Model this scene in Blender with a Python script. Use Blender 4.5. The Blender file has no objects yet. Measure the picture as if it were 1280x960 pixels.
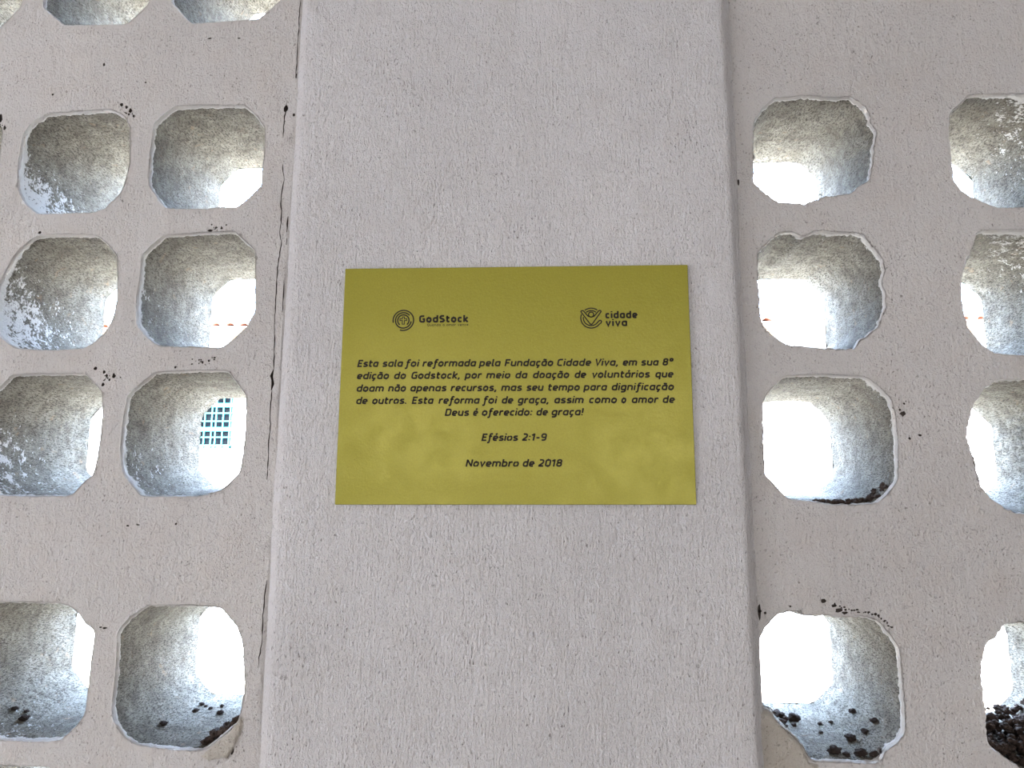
import bpy, bmesh, math, random
from mathutils import Vector, Matrix, noise, geometry

# ---------------------------------------------------------------- camera, world, sun, lights, exposure
C = bpy.context.scene.collection
Z0 = 1.60                                   # height of the plaque's centre above the floor
F_Y = 0.012                                 # front face of the perforated walls (pillar face is y = 0)
B_Y = 0.150                                 # outer face of the perforated walls

cam_d = bpy.data.cameras.new('camera')
cam_d.sensor_width = 36.0
cam_d.lens = 28.125
cam_d.clip_start = 0.01
cam = bpy.data.objects.new('camera', cam_d)
C.objects.link(cam)
yaw, pit, rol = -0.0564, 0.1782, 0.0049
Fv = Vector((math.sin(yaw) * math.cos(pit), math.cos(yaw) * math.cos(pit), math.sin(pit)))
R0 = Vector((math.cos(yaw), -math.sin(yaw), 0))
U0 = R0.cross(Fv)
Rv = math.cos(rol) * R0 + math.sin(rol) * U0
Uv = -math.sin(rol) * R0 + math.cos(rol) * U0
M = Matrix((Rv, Uv, -Fv)).transposed().to_4x4()
M.translation = Vector((0.0361, -0.6703, -0.1219 + Z0))
cam.matrix_world = M
bpy.context.scene.camera = cam

world = bpy.data.worlds.new('sky')
bpy.context.scene.world = world
world.use_nodes = True
wb = world.node_tree.nodes['Background']
wb.inputs[0].default_value = (0.50, 0.69, 1.0, 1)
wb.inputs[1].default_value = 38.0

sun_d = bpy.data.lights.new('sun', 'SUN')
sun_d.energy = 60.0
sun_d.angle = 0.02
sun_d.color = (1.0, 0.90, 0.76)
sun = bpy.data.objects.new('sun', sun_d)
C.objects.link(sun)
sun.rotation_euler = Vector((0.25, 0.62, -1.0)).to_track_quat('-Z', 'Y').to_euler()


def area(name, loc, aim, sx, sy, power, col):
    d = bpy.data.lights.new(name, 'AREA')
    d.shape = 'RECTANGLE'
    d.size, d.size_y, d.energy, d.color = sx, sy, power, col
    o = bpy.data.objects.new(name, d)
    o.location = loc
    o.rotation_euler = Vector(aim).to_track_quat('-Z', 'Z' if abs(aim[2]) < .9 else 'Y').to_euler()
    C.objects.link(o)
    return o


# lamps for two windows behind the camera, and an added fill at left
area('window_daylight', (-0.74, -3.36, 1.88), (0, 1, 0), 0.56, 0.72, 15, (0.99, 0.975, 1.0))
area('window_daylight', (0.58, -3.36, 1.80), (0, 1, 0), 0.56, 0.72, 15, (0.99, 0.975, 1.0))
area('added_side_fill', (-2.12, -1.10, 1.15), (1, 0, 0), 1.3, 2.1, 38, (0.985, 0.975, 1.0))  # fill added to light and graze the pillar and walls from the left

vs = bpy.context.scene.view_settings
vs.view_transform = 'Standard'
vs.look = 'None'
vs.gamma = 1
vs.use_curve_mapping = False
vs.exposure = 0.24

# ---------------------------------------------------------------- measured data (tenths of a millimetre, x and z about the plaque's centre)
HOLES = {
    'A': [(-4496,2667),(-3883,2700),(-3735,2631),(-3669,2506),(-3638,2172),(-3664,1948),(-3700,1838),(-3832,1690),(-3943,1653),(-4475,1646),(-4611,1752),(-4699,1897),(-4728,2075),(-4724,2245),(-4719,2400),(-4704,2474),(-4637,2579)],
    'B': [(-3242,2708),(-2924,2716),(-2575,2707),(-2461,2614),(-2360,2473),(-2351,2192),(-2363,2025),(-2355,1898),(-2461,1774),(-2590,1675),(-2712,1693),(-2854,1672),(-3234,1679),(-3308,1743),(-3438,1920),(-3449,2216),(-3442,2410),(-3438,2533),(-3352,2621)],
    'F': [(-4428,1441),(-4121,1444),(-3883,1432),(-3751,1329),(-3672,1228),(-3645,1020),(-3633,815),(-3642,673),(-3689,538),(-3796,413),(-3902,355),(-4184,342),(-4539,360),(-4629,420),(-4738,511),(-4778,707),(-4793,890),(-4761,1004),(-4690,1180),(-4621,1304),(-4509,1403)],
    'G': [(-3251,1422),(-2927,1440),(-2582,1450),(-2463,1340),(-2376,1270),(-2360,1004),(-2340,689),(-2411,541),(-2542,418),(-2625,352),(-2845,361),(-3214,371),(-3340,469),(-3432,581),(-3456,844),(-3437,1048),(-3445,1224),(-3328,1354)],
    'H': [(-4362,130),(-4094,128),(-3863,127),(-3758,31),(-3684,-42),(-3663,-258),(-3666,-450),(-3676,-641),(-3698,-781),(-3778,-844),(-3874,-962),(-4235,-970),(-4557,-957),(-4676,-880),(-4789,-740),(-4832,-470),(-4834,-218),(-4766,-51),(-4639,7),(-4541,123)],
    'I': [(-3223,137),(-2880,150),(-2552,148),(-2489,68),(-2378,-69),(-2360,-240),(-2361,-452),(-2375,-668),(-2390,-765),(-2536,-910),(-2723,-966),(-3242,-967),(-3328,-884),(-3441,-753),(-3476,-535),(-3473,-258),(-3447,-64),(-3332,43)],
    'J': [(-4409,-1860),(-3906,-1862),(-3775,-1894),(-3699,-1952),(-3642,-2030),(-3545,-2088),(-3548,-2198),(-3556,-2327),(-3560,-2558),(-3567,-2760),(-3626,-2849),(-3751,-2964),(-3907,-2979),(-4272,-2979),(-4481,-2971),(-4621,-2854),(-4726,-2697),(-4755,-2376),(-4737,-2082),(-4612,-1948),(-4536,-1875)],
    'K': [(-3125,-1881),(-2793,-1871),(-2494,-1881),(-2422,-1939),(-2325,-2041),(-2270,-2157),(-2243,-2361),(-2224,-2537),(-2247,-2713),(-2261,-2800),(-2401,-2914),(-2533,-3027),(-2816,-3020),(-3108,-2995),(-3223,-2929),(-3315,-2818),(-3344,-2731),(-3341,-2548),(-3337,-2376),(-3356,-2099),(-3275,-1993)],
    'L': [(2361,2647),(2512,2651),(2662,2663),(2860,2634),(3037,2637),(3144,2540),(3199,2429),(3175,2383),(3239,2304),(3217,2197),(3182,2006),(3160,1893),(3134,1818),(3070,1796),(2973,1708),(2757,1682),(2622,1647),(2558,1611),(2427,1636),(2329,1638),(2215,1730),(2129,1838),(2137,2153),(2157,2417),(2242,2548)],
    'M': [(2328,1361),(2433,1367),(2540,1313),(2605,1364),(2784,1361),(2969,1351),(3056,1320),(3105,1238),(3192,1120),(3217,1011),(3165,860),(3202,809),(3197,659),(3125,504),(3032,420),(2935,365),(2917,302),(2816,296),(2609,311),(2334,335),(2211,435),(2122,549),(2124,735),(2118,887),(2132,1187),(2235,1289)],
    'N': [(2307,76),(2501,82),(2675,81),(2986,58),(3086,-25),(3171,-121),(3200,-251),(3203,-460),(3176,-812),(3097,-917),(2993,-1003),(2851,-1016),(2643,-1023),(2463,-991),(2282,-978),(2208,-900),(2096,-774),(2094,-546),(2107,-165),(2145,-75),(2257,28)],
    'O': [(4070,2632),(4549,2627),(4789,2612),(4915,2516),(4990,2391),(4951,2058),(4914,1796),(4821,1687),(4693,1571),(4436,1554),(4226,1550),(4044,1628),(3904,1735),(3864,1825),(3856,2037),(3866,2304),(3886,2450),(3925,2496)],
    'P': [(4024,1348),(4414,1349),(4735,1343),(4857,1247),(4947,1116),(4925,817),(4898,536),(4805,412),(4642,289),(4297,236),(4173,237),(4051,252),(3960,336),(3868,469),(3841,610),(3837,787),(3850,930),(3903,1066),(3996,1268)],
    'Q': [(4054,25),(4277,37),(4696,28),(4813,-67),(4908,-182),(4891,-482),(4871,-744),(4757,-907),(4602,-1055),(4410,-1088),(4101,-1089),(4006,-1038),(3929,-980),(3844,-876),(3822,-772),(3804,-627),(3761,-460),(3794,-320),(3838,-192),(3943,-43)],
    'R': [(2135,-1897),(2232,-1865),(2296,-1871),(2351,-1901),(2529,-1893),(2649,-1911),(2826,-1902),(2942,-1945),(3022,-2049),(3083,-2147),(3090,-2299),(3091,-2522),(3076,-2785),(3008,-2863),(2925,-2917),(2869,-3012),(2746,-3014),(2342,-3011),(2309,-2941),(2240,-2847),(2163,-2783),(2091,-2731),(2069,-2671),(2015,-2624),(1947,-2607),(1945,-2388),(1963,-2142),(2028,-2005)],
    'S': [(3952,-1940),(4070,-1932),(4609,-1933),(4718,-2041),(4789,-2155),(4791,-2424),(4778,-2719),(4664,-2867),(4519,-3037),(4190,-3055),(3952,-3054),(3903,-3009),(3812,-2953),(3723,-2884),(3692,-2832),(3703,-2590),(3699,-2441),(3698,-2327),(3750,-2108),(3855,-2039),(3913,-1953)],
}
CRACKS = [
    ([(-2015,3789),(-2026,3533),(-2028,3280),(-2037,3014),(-2042,2964)], 8.2),
    ([(-2168,2721),(-2170,2623),(-2181,2542),(-2178,2364)], 10.9),
    ([(-2171,2100),(-2147,1941),(-2166,1745),(-2150,1605),(-2156,1435),(-2144,1358)], 8.8),
    ([(-2136,1358),(-2145,1243),(-2158,1092),(-2155,903),(-2158,717),(-2154,517),(-2142,312),(-2140,152)], 8.8),
    ([(-2140,152),(-2151,95),(-2139,23),(-2150,-34)], 21.8),
    ([(-2143,-35),(-2148,-191),(-2140,-333),(-2144,-508),(-2140,-682),(-2139,-820)], 8.2),
    ([(-2082,-1661),(-2101,-1792),(-2105,-1955),(-2100,-2148),(-2118,-2289),(-2120,-2372)], 8.8),
    ([(-2045,1588),(-2044,1433)], 15.0),
    ([(-2055,1372),(-2045,1311)], 20.4),
    ([(-2063,977),(-2060,790),(-2061,679)], 9.5),
]
PITS = [(-2168,2655,17,30),(-2065,2588,12,13),(-2048,2989,10,20),(-3769,2739,14,14),(-3719,2713,12,13),(-3677,2678,14,23),(-3640,2620,10,14),(-3689,2638,10,10),(-4953,2629,20,40),(-4901,2528,13,20),(-4431,1465,14,12),(-2816,1461,20,10),(-2758,1491,13,8),(-2705,1483,10,10),(-3764,170,17,14),(-3680,140,10,14),(-3654,103,10,14),(-3588,103,14,20),(-3683,24,13,16),(-3628,67,8,10),(-2885,208,10,6),(-2798,229,16,6),(-2733,236,10,8),(-2684,265,10,6),(-3036,180,9,9),(3265,-258,24,19),(3242,-224,9,9),(3387,-440,16,8),(3301,-467,9,10),(1938,1835,10,27),(1951,-1874,12,61),(2511,-1787,19,16),(2591,-1824,21,13),(2627,-1861,27,16),(2676,-1879,20,10),(2002,-1874,13,10),(1981,-2685,30,13),(2101,-2778,16,31),(2881,-2924,10,20),(-3463,-2067,17,9),(-3499,-2061,8,6),(-2361,-2814,14,13),(-3984,3163,10,16),(-3554,2966,9,7),(-2959,3411,17,6),(-2667,3402,13,6),(-4462,2866,9,9),(-2300,-3017,13,27),(-3341,-1214,12,6),(-3249,-1207,16,6),(-2917,-1198,9,9),(2046,-1886,10,9),(2247,-1833,9,8)]
LINES = [
    [('Esta', -13537, -11678, 1426), ('sala', -11367, -9550, 1423), ('foi', -9371, -8155, 1420), ('reformada', -7881, -3233, 1415), ('pela', -2996, -1133, 1410), ('Fundação', -815, 3369, 1405), ('Cidade', 3638, 6575, 1399), ('Viva,', 6842, 8872, 1395), ('em', 9197, 10457, 1391), ('sua', 10746, 12245, 1389), ('8ª', 12533, 13453, 1387)],
    [('edição', -13555, -10710, 354), ('do', -10329, -9245, 354), ('Godstock,', -8841, -4575, 355), ('por', -4209, -2736, 355), ('meio', -2383, -281, 356), ('da', 92, 1158, 356), ('doação', 1590, 4715, 357), ('de', 5122, 6132, 357), ('voluntários', 6573, 11504, 358), ('que', 11906, 13456, 358)],
    [('doam', -13535, -11127, -738), ('não', -10794, -9214, -737), ('apenas', -8894, -5724, -735), ('recursos,', -5406, -1434, -733), ('mas', -1094, 716, -730), ('seu', 1043, 2522, -729), ('tempo', 2848, 5599, -728), ('para', 5888, 7876, -726), ('dignificação', 8222, 13480, -724)],
    [('de', -13528, -12516, -1813), ('outros.', -12148, -9100, -1812), ('Esta', -8710, -6834, -1812), ('reforma', -6421, -2898, -1811), ('foi', -2653, -1425, -1811), ('de', -1051, -36, -1811), ('graça,', 313, 2984, -1810), ('assim', 3390, 5911, -1810), ('como', 6315, 8700, -1809), ('o', 9019, 9467, -1809), ('amor', 9880, 12134, -1809), ('de', 12454, 13504, -1808)],
    [('Deus', -5859, -3762, -2855), ('é', -3470, -3026, -2851), ('oferecido:', -2734, 1591, -2846), ('de', 1881, 2888, -2839), ('graça!', 3154, 5888, -2835)],
    [('Efésios', -2712, 393, -4984), ('2:1-9', 669, 2780, -4973)],
    [('Novembro', -4026, 471, -7147), ('de', 737, 1756, -7140), ('2018', 2022, 4072, -7136)],
]

CHIP = [(2580, -1790), (2677, -1848), (2790, -1862), (2889, -1880), (2978, -1928), (3040, -1990)]

# ---------------------------------------------------------------- materials
def mat(name, col, rough=0.8, metallic=0.0, spec=0.5):
    m = bpy.data.materials.new(name)
    m.use_nodes = True
    b = m.node_tree.nodes['Principled BSDF']
    b.inputs['Base Color'].default_value = (*col, 1)
    b.inputs['Roughness'].default_value = rough
    b.inputs['Metallic'].default_value = metallic
    b.inputs['Specular IOR Level'].default_value = spec
    return m, m.node_tree.nodes, m.node_tree.links, b


def coords(N, L, scale=(1, 1, 1)):
    tc = N.new('ShaderNodeTexCoord')
    mp = N.new('ShaderNodeMapping')
    mp.inputs['Scale'].default_value = scale
    L.new(tc.outputs['Object'], mp.inputs['Vector'])
    return mp.outputs['Vector']


def tex(N, L, vec, scale, detail=3, rough=0.55):
    t = N.new('ShaderNodeTexNoise')
    t.inputs['Scale'].default_value = scale
    t.inputs['Detail'].default_value = detail
    t.inputs['Roughness'].default_value = rough
    L.new(vec, t.inputs['Vector'])
    return t.outputs['Fac']


def ramp(N, L, fac, stops):
    r = N.new('ShaderNodeValToRGB')
    e = r.color_ramp.elements
    while len(e) < len(stops):
        e.new(0.5)
    for k, (p, c) in enumerate(stops):
        e[k].position = p
        e[k].color = (*c, 1) if len(c) == 3 else c
    L.new(fac, r.inputs['Fac'])
    return r.outputs['Color']


def mul(N, L, a, b, op='MULTIPLY'):
    m = N.new('ShaderNodeMath')
    m.operation = op
    for k, v in enumerate((a, b)):
        if isinstance(v, (int, float)):
            m.inputs[k].default_value = v
        else:
            L.new(v, m.inputs[k])
    return m.outputs[0]


def mix(N, L, fac, a, b, blend='MIX'):
    m = N.new('ShaderNodeMix')
    m.data_type = 'RGBA'
    m.blend_type = blend
    if isinstance(fac, (int, float)):
        m.inputs[0].default_value = fac
    else:
        L.new(fac, m.inputs[0])
    for k, v in ((6, a), (7, b)):
        if isinstance(v, tuple):
            m.inputs[k].default_value = (*v, 1)
        else:
            L.new(v, m.inputs[k])
    return m.outputs[2]


def bump(N, L, b, height, dist, strength=1.0):
    n = N.new('ShaderNodeBump')
    n.inputs['Distance'].default_value = dist
    n.inputs['Strength'].default_value = strength
    L.new(height, n.inputs['Height'])
    L.new(n.outputs[0], b.inputs['Normal'])


def plaster(name, col, streak, warm, dist):
    """painted rough plaster: stipple, drag streaks, pinholes, faint stains"""
    m, N, L, b = mat(name, col, 0.75, 0, 0.25)
    v1 = coords(N, L, (1, 1, 1))
    v2 = coords(N, L, (1, 1, streak))
    v3 = coords(N, L, (1, 1, streak * 0.35))
    big = tex(N, L, v1, 5, 4)
    mid = tex(N, L, v1, 38, 4, .6)
    c1 = ramp(N, L, big, [(0.3, tuple(x * 0.93 for x in col)), (0.7, tuple(x * 1.04 for x in col))])
    wm = ramp(N, L, mid, [(0.45, (0, 0, 0)), (0.75, (1, 1, 1))])
    c2 = mix(N, L, mul(N, L, wm, 0.35), c1, warm)
    hole = tex(N, L, v2, 620, 2, .5)
    hm = ramp(N, L, hole, [(0.25, (1, 1, 1)), (0.36, (0, 0, 0))])
    gate = ramp(N, L, tex(N, L, v1, 22, 2), [(0.35, (0, 0, 0)), (0.6, (1, 1, 1))])
    c3 = mix(N, L, mul(N, L, mul(N, L, hm, gate), 0.75), c2, (0.16, 0.13, 0.115))
    L.new(c3, b.inputs['Base Color'])
    h = mul(N, L, tex(N, L, v2, 520, 3, .7), 1.0)
    h = mul(N, L, h, mul(N, L, tex(N, L, v3, 210, 3, .6), 0.7), 'ADD')
    h = mul(N, L, h, mul(N, L, mid, 1.6), 'ADD')
    h = mul(N, L, h, mul(N, L, hm, -0.5), 'ADD')
    bump(N, L, b, h, dist)
    return m


M_PILLAR = plaster('pillar_plaster', (0.595, 0.572, 0.572), 0.45, (0.51, 0.475, 0.455), 0.0044)
M_WALL = plaster('wall_plaster', (0.50, 0.474, 0.457), 0.75, (0.47, 0.415, 0.375), 0.0024)


def concrete():
    m, N, L, b = mat('raw_concrete', (0.4, 0.38, 0.33), 0.95, 0, 0.15)
    v = coords(N, L)
    vs_ = coords(N, L, (1, 0.45, 1.7))
    c = ramp(N, L, tex(N, L, v, 60, 5, .65), [(0.3, (0.12, 0.106, 0.084)), (0.5, (0.215, 0.195, 0.16)), (0.72, (0.31, 0.29, 0.25))])
    grit = tex(N, L, vs_, 620, 4, .85)
    gm = ramp(N, L, grit, [(0.42, (1, 1, 1)), (0.52, (0, 0, 0))])
    c = mix(N, L, mul(N, L, gm, 0.9), c, (0.035, 0.028, 0.022))
    rust = ramp(N, L, tex(N, L, v, 95, 2), [(0.66, (0, 0, 0)), (0.76, (1, 1, 1))])
    c = mix(N, L, mul(N, L, rust, 0.4), c, (0.36, 0.24, 0.15))
    at = N.new('ShaderNodeAttribute')
    at.attribute_name = 'paint'
    fl = mul(N, L, mul(N, L, tex(N, L, v, 110, 5, .75), 0.62), mul(N, L, tex(N, L, v, 420, 3, .6), 0.38), 'ADD')
    th = mul(N, L, fl, at.outputs['Fac'], 'ADD')
    pm = ramp(N, L, th, [(0.86, (0, 0, 0)), (0.90, (1, 1, 1))])
    c = mix(N, L, pm, c, (0.66, 0.64, 0.62))
    L.new(c, b.inputs['Base Color'])
    h = mul(N, L, mul(N, L, grit, 1.0), mul(N, L, tex(N, L, v, 130, 4, .65), 1.6), 'ADD')
    h = mul(N, L, h, mul(N, L, pm, 0.35), 'ADD')
    bump(N, L, b, h, 0.0036)
    return m


M_CONC = concrete()
M_DARK, *_ = mat('dark_crack_mortar', (0.09, 0.075, 0.065), 1.0, 0, 0.1)  # dark grey-brown inside of the cracks and pits


def plaque_mat():
    m, N, L, b = mat('olive_yellow_satin', (0.30, 0.27, 0.030), 0.34, 0.28, 0.35)
    v = coords(N, L)
    c = ramp(N, L, tex(N, L, v, 900, 2), [(0.3, (0.192, 0.170, 0.010)), (0.7, (0.222, 0.200, 0.013))])
    L.new(c, b.inputs['Base Color'])
    r = ramp(N, L, tex(N, L, v, 60, 3), [(0.3, (0.31,) * 3), (0.7, (0.39,) * 3)])
    L.new(r, b.inputs['Roughness'])
    h = mul(N, L, tex(N, L, v, 420, 2), mul(N, L, tex(N, L, v, 40, 2), 0.7), 'ADD')
    bump(N, L, b, h, 0.00013)
    return m


M_PLAQUE = plaque_mat()
M_INK, *_ = mat('black_print', (0.018, 0.014, 0.012), 0.6, 0, 0.12)


def plain(name, col, var=0.12, scale=8, dist=0.002, bscale=60):
    m, N, L, b = mat(name, col, 0.85, 0, 0.3)
    v = coords(N, L)
    c = ramp(N, L, tex(N, L, v, scale, 5), [(0.3, tuple(x * (1 - var) for x in col)), (0.7, tuple(min(1, x * (1 + var)) for x in col))])
    L.new(c, b.inputs['Base Color'])
    bump(N, L, b, tex(N, L, v, bscale, 3), dist)
    return m


M_ROOM = plain('room_paint', (0.62, 0.60, 0.57), 0.04)
M_FLOOR = plain('cement_floor', (0.42, 0.39, 0.35), 0.1)
M_CEIL = plain('ceiling_paint', (0.7, 0.69, 0.67), 0.03)
M_HOUSE = plain('white_render', (0.80, 0.79, 0.76), 0.05, 3)
M_GROUND = plain('pale_paving', (0.62, 0.54, 0.42), 0.2, 2.5, 0.004, 20)
M_TILE = plain('terracotta', (0.62, 0.36, 0.25), 0.25, 14)
M_FASCIA = plain('eave_shade_brown', (0.30, 0.21, 0.12), 0.2, 10)  # brown stands in for the shaded underside of the eave
M_TEAL, *_ = mat('teal_paint', (0.03, 0.30, 0.30), 0.5)
M_PANE, *_ = mat('dark_glass', (0.004, 0.005, 0.006), 0.3, 0, 0.05)
M_DIRT = plain('dry_dirt', (0.05, 0.036, 0.03), 0.5, 300, 0.001, 500)
M_MORTAR = plaster('sandy_mortar', (0.46, 0.422, 0.37), 0.9, (0.38, 0.33, 0.27), 0.003)
M_SKYBLOCK, *_ = mat('opaque_sky_block', (0.5, 0.52, 0.53), 0.5)  # opaque grey for the panes added to shut out the sky
M_DIRT.node_tree.nodes['Principled BSDF'].inputs['Specular IOR Level'].default_value = 0.05
M_MOSS = plain('mossy_joint', (0.16, 0.19, 0.15), 0.3, 12)

# ---------------------------------------------------------------- helpers
rnd = random.Random(11)


def link(name, me, m=None, parent=None, smooth=False):
    if m and not me.materials:
        me.materials.append(m)
    if smooth:
        me.polygons.foreach_set('use_smooth', [True] * len(me.polygons))
    o = bpy.data.objects.new(name, me)
    C.objects.link(o)
    if parent:
        o.parent = parent
        if parent.matrix_world.translation.length > 0 or parent.location.length > 0:
            o.location = -parent.location
    return o


def pyobj(name, V, Fc, m, parent=None, smooth=False):
    me = bpy.data.meshes.new(name)
    me.from_pydata([tuple(v) for v in V], [], Fc)
    me.update()
    return link(name, me, m, parent, smooth)


def add_box(bm, x0, x1, y0, y1, z0, z1, bev=0):
    vs = [bm.verts.new((x, y, z)) for x in (x0, x1) for y in (y0, y1) for z in (z0, z1)]
    for f in ((0, 1, 3, 2), (4, 6, 7, 5), (0, 4, 5, 1), (2, 3, 7, 6), (0, 2, 6, 4), (1, 5, 7, 3)):
        bm.faces.new([vs[i] for i in f])


def boxes(name, lst, m, parent=None, bev=0):
    bm = bmesh.new()
    for b in lst:
        add_box(bm, *b)
    if bev:
        bmesh.ops.bevel(bm, geom=bm.edges[:], offset=bev, segments=2, affect='EDGES')
    bmesh.ops.recalc_face_normals(bm, faces=bm.faces)
    me = bpy.data.meshes.new(name)
    bm.to_mesh(me)
    bm.free()
    return link(name, me, m, parent)


def struct(o):
    o['kind'] = 'structure'
    return o


def tag(o, label, cat, group=None, kind=None):
    o['label'] = label
    o['category'] = cat
    if group:
        o['group'] = group
    if kind:
        o['kind'] = kind
    return o


def empty(name, loc):
    o = bpy.data.objects.new(name, None)
    o.empty_display_size = 0.05
    o.location = loc
    C.objects.link(o)
    return o


def pip(x, z, poly):
    ins = False
    j = len(poly) - 1
    for i in range(len(poly)):
        xi, zi = poly[i]
        xj, zj = poly[j]
        if (zi > z) != (zj > z) and x < (xj - xi) * (z - zi) / (zj - zi) + xi:
            ins = not ins
        j = i
    return ins


def by_angle(poly, c, n):
    """sample a star-shaped outline at n even angles about c"""
    out = []
    k = len(poly)
    for i in range(n):
        a = 2 * math.pi * i / n
        dx, dz = math.cos(a), math.sin(a)
        best = 0
        for j in range(k):
            ax, az = poly[j][0] - c[0], poly[j][1] - c[1]
            bx, bz = poly[(j + 1) % k][0] - c[0], poly[(j + 1) % k][1] - c[1]
            ex, ez = bx - ax, bz - az
            den = dx * ez - dz * ex
            if abs(den) < 1e-12:
                continue
            t = (ax * ez - az * ex) / den
            u = (ax * dz - az * dx) / den
            if t > 0 and -1e-6 <= u <= 1 + 1e-6:
                best = max(best, t)
        out.append((c[0] + dx * best, c[1] + dz * best))
    return out


def octo(cx, cz, hw, hh, ch):
    return [(cx - hw + ch, cz + hh), (cx + hw - ch, cz + hh), (cx + hw, cz + hh - ch), (cx + hw, cz - hh + ch),
            (cx + hw - ch, cz - hh), (cx - hw + ch, cz - hh), (cx - hw, cz - hh + ch), (cx - hw, cz + hh - ch)]


# ---------------------------------------------------------------- perforated walls
NA = 168
XL, XR = -0.2055, 0.1965                   # where the two walls meet the pillar


def cell(outline, seed, ragged, paint, shift=0.0):
    xs = [p[0] for p in outline]
    zs = [p[1] for p in outline]
    return dict(o=outline, c=((min(xs) + max(xs)) / 2, (min(zs) + max(zs)) / 2), seed=seed, ragged=ragged, paint=paint, shift=shift)


def auto_cell(cx, cz, seed):
    r = random.Random(seed)
    o = octo(cx, cz, 0.055 + r.uniform(-.001, .001), 0.0535 + r.uniform(-.001, .001), 0.022)
    o = [(x + r.uniform(-.0018, .0018), z + r.uniform(-.0018, .0018) + Z0) for x, z in o]
    return cell(o, seed, 0.5, (0, 0, 0.2))


# paint spatter on a lining: direction (x, z) where it sits, and how much of it
PAINT = dict(A=(-.7, -.7, 1.0), B=(-.5, -.85, .5), F=(-.9, -.4, 1.0), G=(-.9, -.2, .5), H=(-.9, -.5, .8), I=(-.7, -.7, .62),
             J=(-.3, -.95, .55), K=(-.1, -1, .12), L=(-.7, .7, .3), M=(.2, 1, .45), N=(.6, .8, .5), O=(.7, .6, .85),
             P=(.4, .9, .8), Q=(.7, -.5, .4), R=(.9, -.4, .3), S=(.7, -.5, .4))
RAG = dict(L=1.3, M=1.5, N=.7, Q=1.3, R=.8, S=1.3, O=1.1, P=.9, K=.7)


def traced(k, i):
    return cell([(x * 1e-4, z * 1e-4 + Z0) for x, z in HOLES[k]], i * 7 + 3, RAG.get(k, .45), PAINT[k], SHIFT.get(k, 0))


SHIFT = dict(A=.019, F=.012, H=.012, J=.008, O=-.013, P=-.013, Q=-.010, S=-.006)
LEFT = [traced(k, i) for i, k in enumerate('ABFGHIJK')]
RIGHT = [traced(k, i + 20) for i, k in enumerate('LMNOPQRS')]
ROWS = [.4105, .2178, .0895, -.042, -.2435, -.374, -.505]
s = 100
for cz in ROWS + [.540, .670]:
    for cx in (-.282, -.413, -.5455, -.745, -.873, -1.0):
        if cx > -.5 and cz in (.2178, .0895, -.042, -.2435):
            continue
        s += 1
        LEFT.append(auto_cell(cx - (.002 if cz < 0 else 0) + (.001 if cz > .4 else 0), cz + (.001 if cx > -.3 else .002) - (.0 if cz < .3 else .0), s))
for cz in [.440] + ROWS[1:] + [.570]:
    for cx in (.262, .436, .566, .694, .893, 1.02):
        if cx < .5 and cz in (.2178, .0895, -.042, -.2435):
            continue
        s += 1
        RIGHT.append(auto_cell(cx, cz - .004, s))


def ribbon(pts, w):
    """thin jagged closed polygon along a crack"""
    fine = []
    for a, b in zip(pts, pts[1:]):
        n = max(1, int((Vector(b) - Vector(a)).length / 0.0035))
        for i in range(n):
            t = i / n
            fine.append((a[0] + (b[0] - a[0]) * t, a[1] + (b[1] - a[1]) * t))
    fine.append(pts[-1])
    l, r = [], []
    for i, p in enumerate(fine):
        q = fine[min(i + 1, len(fine) - 1)]
        o = fine[max(i - 1, 0)]
        d = (Vector(q) - Vector(o)).normalized()
        nrm = Vector((-d.y, d.x))
        e = min(i, len(fine) - 1 - i)
        ww = w * (0.25 if e == 0 else rnd.uniform(.35, 1.25)) * .5
        j = rnd.uniform(-.3, .3) * 0.001
        l.append((p[0] + nrm.x * (ww + j), p[1] + nrm.y * (ww + j)))
        r.append((p[0] - nrm.x * (ww - j), p[1] - nrm.y * (ww - j)))
    return l + r[::-1]


def blob(cx, cz, rx, rz):
    n = 9
    ph = rnd.random() * 6
    return [(cx + rx * rnd.uniform(.6, 1.15) * math.cos(ph + 6.2832 * i / n), cz + rz * rnd.uniform(.6, 1.15) * math.sin(ph + 6.2832 * i / n)) for i in range(n)]


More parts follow.
